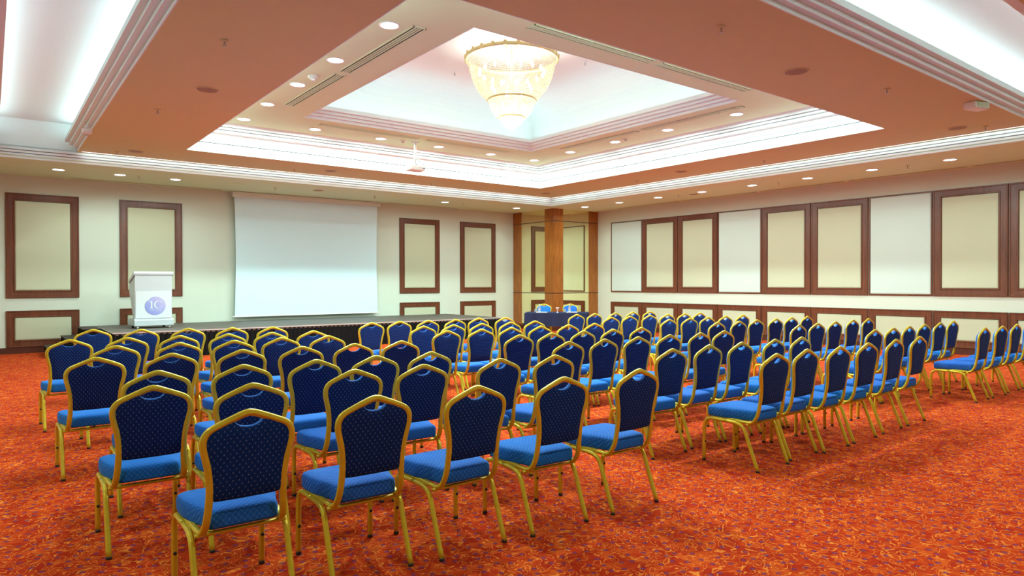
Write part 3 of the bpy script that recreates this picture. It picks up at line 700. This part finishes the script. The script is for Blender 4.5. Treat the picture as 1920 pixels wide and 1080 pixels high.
ROWS = {
 ('L', 1): [(.93, 3.15), (1.55, 3.14), (2.14, 3.09), (2.75, 3.05), (3.4, 3.03)],
 ('L', 2): [(.72, 4.22), (1.19, 3.97), (1.91, 4.18), (2.41, 4.14), (3.05, 4.1), (3.54, 4.03)],
 ('L', 3): [(.87, 4.93), (1.41, 4.92), (1.93, 4.9), (2.41, 4.88), (2.9, 4.86)],
 ('L', 4): [(.65, 6.13), (1.18, 6.1), (1.73, 6.06), (2.24, 6.02), (2.735, 5.99), (3.23, 5.98)],
 ('L', 5): [(.92, 7.19), (1.46, 7.18), (1.95, 7.11), (2.45, 7.17), (2.93, 7.09)],
 ('L', 6): [(.65, 8.28), (1.16, 8.21), (1.66, 8.16), (2.15, 8.08), (2.62, 8.01), (3.1, 7.95)],
 ('L', 7): [(1.03, 9.95), (1.51, 9.59), (2.02, 9.42), (2.5, 9.2), (2.97, 9.04)],
 ('M', 1): [(5.0, 3.0), (5.54, 3.04), (6.01, 2.99), (6.57, 3.0), (7.2, 3.02), (7.79, 3.03)],
 ('M', 2): [(4.67, 3.78), (5.23, 3.81), (5.71, 3.79), (6.27, 3.78), (6.74, 3.76)],
 ('M', 3): [(4.47, 4.88), (4.95, 4.87), (5.43, 4.85), (5.92, 4.83), (6.45, 4.82), (6.92, 4.83)],
 ('M', 4): [(4.63, 5.86), (5.11, 5.87), (5.62, 5.88), (6.09, 5.85), (6.62, 5.86)],
 ('M', 5): [(4.38, 6.96), (4.85, 6.9), (5.33, 6.92), (5.81, 6.9), (6.31, 6.9), (6.79, 6.88)],
 ('M', 6): [(4.59, 7.88), (5.07, 7.89), (5.55, 7.89), (6.06, 7.89), (6.54, 7.9)],
 ('M', 7): [(4.42, 9.08), (4.9, 9.12), (5.37, 9.08), (5.85, 9.04), (6.38, 9.16), (6.86, 9.07)],
 ('R', 1): [(9.92, 3.1), (10.47, 3.08), (11.1, 3.1), (11.72, 3.1)],
 ('R', 2): [(8.49, 3.8), (8.99, 3.8), (9.53, 3.83), (10.11, 3.87), (10.69, 3.89), (11.31, 3.94)],
 ('R', 3): [(8.65, 4.86), (9.23, 4.91), (9.81, 4.95), (10.47, 5.01), (11.06, 5.05)],
 ('R', 4): [(8.36, 5.95), (8.84, 5.91), (9.36, 5.95), (9.9, 5.95), (10.43, 5.99), (10.99, 6.03)],
 ('R', 5): [(8.47, 6.92), (8.99, 6.92), (9.5, 6.95), (10.04, 6.98), (10.61, 7.02)],
 ('R', 6): [(8.25, 7.96), (8.74, 7.99), (9.29, 8.02), (9.82, 8.06), (10.3, 8.05), (10.77, 8.06)],
 ('R', 7): [(8.5, 9.07), (9.01, 9.12), (9.54, 9.1), (10.09, 9.15), (10.57, 9.13)],
}
BLOCK = {'L': 'lectern-side block', 'M': 'middle block', 'R': 'table-side block'}
proto = None
for (bk, row), P in ROWS.items():
    for k, (x, y) in enumerate(P):
        c = make_chair() if proto is None else copy_tree(proto)
        if proto is None: proto = c
        c.location = (x, y + .032, 0); c.rotation_euler = (0, 0, math.radians(random.uniform(-1.8, 1.8)))
        c['label'] = 'blue and gold chair, %s from pillar-side end, %s row from the stage, %s' % (ORD[len(P) - 1 - k], ORD[7 - row], BLOCK[bk])
        c['category'] = 'chair'; c['group'] = 'banquet chairs in the ' + BLOCK[bk]

# ------------------------------------------------------------------ corner table with cloth and its chairs
TC = Vector((11.65, 13.18)); ta = Vector((.7, -.714)); tn_ = Vector((-.714, -.7)); TRZ = math.atan2(ta.y, ta.x)
def onT(u, f): q = TC + ta * u + tn_ * f; return q.x, q.y         # u along the table, f towards the audience
for u, bk, l in ((-.44, 1.06, 'blue and gold chair behind the draped table, pushed close to it'), (.28, 1.15, 'blue and gold chair behind the draped table, pulled back near the pillar')):
    c = copy_tree(proto); x, y = onT(u, -bk - .0); c.location = (x, y, 0); c.rotation_euler = (0, 0, math.radians(135.4)); c['label'] = l; c['group'] = 'chairs at the draped table'
tb = thing('banquet_table', (TC.x, TC.y, 0), 'rectangular folding table hidden under the navy cloth', 'table', rz=TRZ)
obj('table_top', bbox(-.79, .79, -.36, .36, .705, .735, .006), M['honey'], tb)
for sx in (-.66, .66):
    for sy in (-.28, .28): obj('leg', tube([(sx, sy, .706), (sx, sy, 0)], .016, 10), M['steel'], tb)
V, F = [], []; N = 160; Lh, Wh = .80, .37
per = []
for i in range(N):
    s = i / N * 4 * (Lh + Wh)
    if s < 2 * Lh: per.append((-Lh + s, -Wh, 0, -1))
    elif s < 2 * Lh + 2 * Wh: per.append((Lh, -Wh + s - 2 * Lh, 1, 0))
    elif s < 4 * Lh + 2 * Wh: per.append((Lh - (s - 2 * Lh - 2 * Wh), Wh, 0, 1))
    else: per.append((-Lh, Wh - (s - 4 * Lh - 2 * Wh), -1, 0))
lev = [(.742, 0), (.738, .008), (.70, .012), (.60, .018), (.50, .026), (.40, .034)]
for z, d in lev:
    for i, (x, y, ax, ay) in enumerate(per):
        q = d + (.745 - z) * .05 * math.sin(i * .55) * (1 if z < .7 else .2) + (.745 - z) * .02 * math.sin(i * 1.3)
        cf = 1 + (.3 if abs(abs(x) - Lh) < .06 and abs(abs(y) - Wh) < .06 else 0)
        V.append((x + ax * q * cf, y + ay * q * cf, z))
for k in range(len(lev) - 1):
    for i in range(N): j = (i + 1) % N; F.append((k * N + i, k * N + j, k * N + N + j, k * N + N + i))
F.append(tuple(range(N)))
cl = obj('tablecloth', (V, F), M['navy'], None, False, (TC.x, TC.y, 0), (0, 0, TRZ)); tag(cl, 'navy cloth draped over the table by the corner pillar', 'tablecloth')
TZ = .743
def onto(name, VF, mat_, u, f, label, cat, group=None, parts=()):
    x, y = onT(u, f); t = thing(name, (x, y, TZ), label, cat, group, TRZ); obj(*VF, mat_, t, True)
    for p in parts: obj(p[0], p[1], p[2], t, True)
bot = ('body', lathe([(.030, 0), (.032, .01), (.032, .09), (.026, .115), (.013, .145), (.012, .185)], 18))
for u, f, w_ in ((-.47, -.12, 'by the chair pushed close'), (.31, -.2, 'before the pulled back chair')):
    onto('water_bottle', bot, M['glass'], u, f, 'clear glass water bottle on the navy table ' + w_, 'bottle', 'bottles on the draped table', [('cap', lathe([(.0135, .18), (.0135, .20)], 12), M['plastic'])])
tum = ('body', lathe([(.034, 0), (.034, .004), (.028, .085), (.0, .087)], 18, cap=False))
for u, f, w_ in ((-.58, -.2, 'by the chair pushed close'), (.19, -.22, 'before the pulled back chair')):
    onto('tumbler', tum, M['glass'], u, f, 'upturned clear glass tumbler on the navy table ' + w_, 'glass', 'tumblers on the draped table')
onto('goblet', ('stem', lathe([(.032, 0), (.030, .004), (.006, .008), (.005, .07)], 18)), M['plastic'], .03, .28, 'white conical stemmed dish at the front of the navy table', 'goblet', None, [('bowl', lathe([(.005, .068), (.03, .10), (.048, .128), (.050, .135), (.044, .132), (.0, .085)], 20, cap=False), M['plastic'])])
for u, f, w_ in ((-.39, .08, 'by the chair pushed close'), (.38, -.03, 'before the pulled back chair')):
    x, y = onT(u, f); o = obj('notepad', bbox(-.14, .14, -.10, .10, 0, .008, .002), M['paper'], None, False, (x, y, TZ), (0, 0, TRZ)); tag(o, 'white notepad on the navy table ' + w_, 'notepad', 'notepads on the draped table')
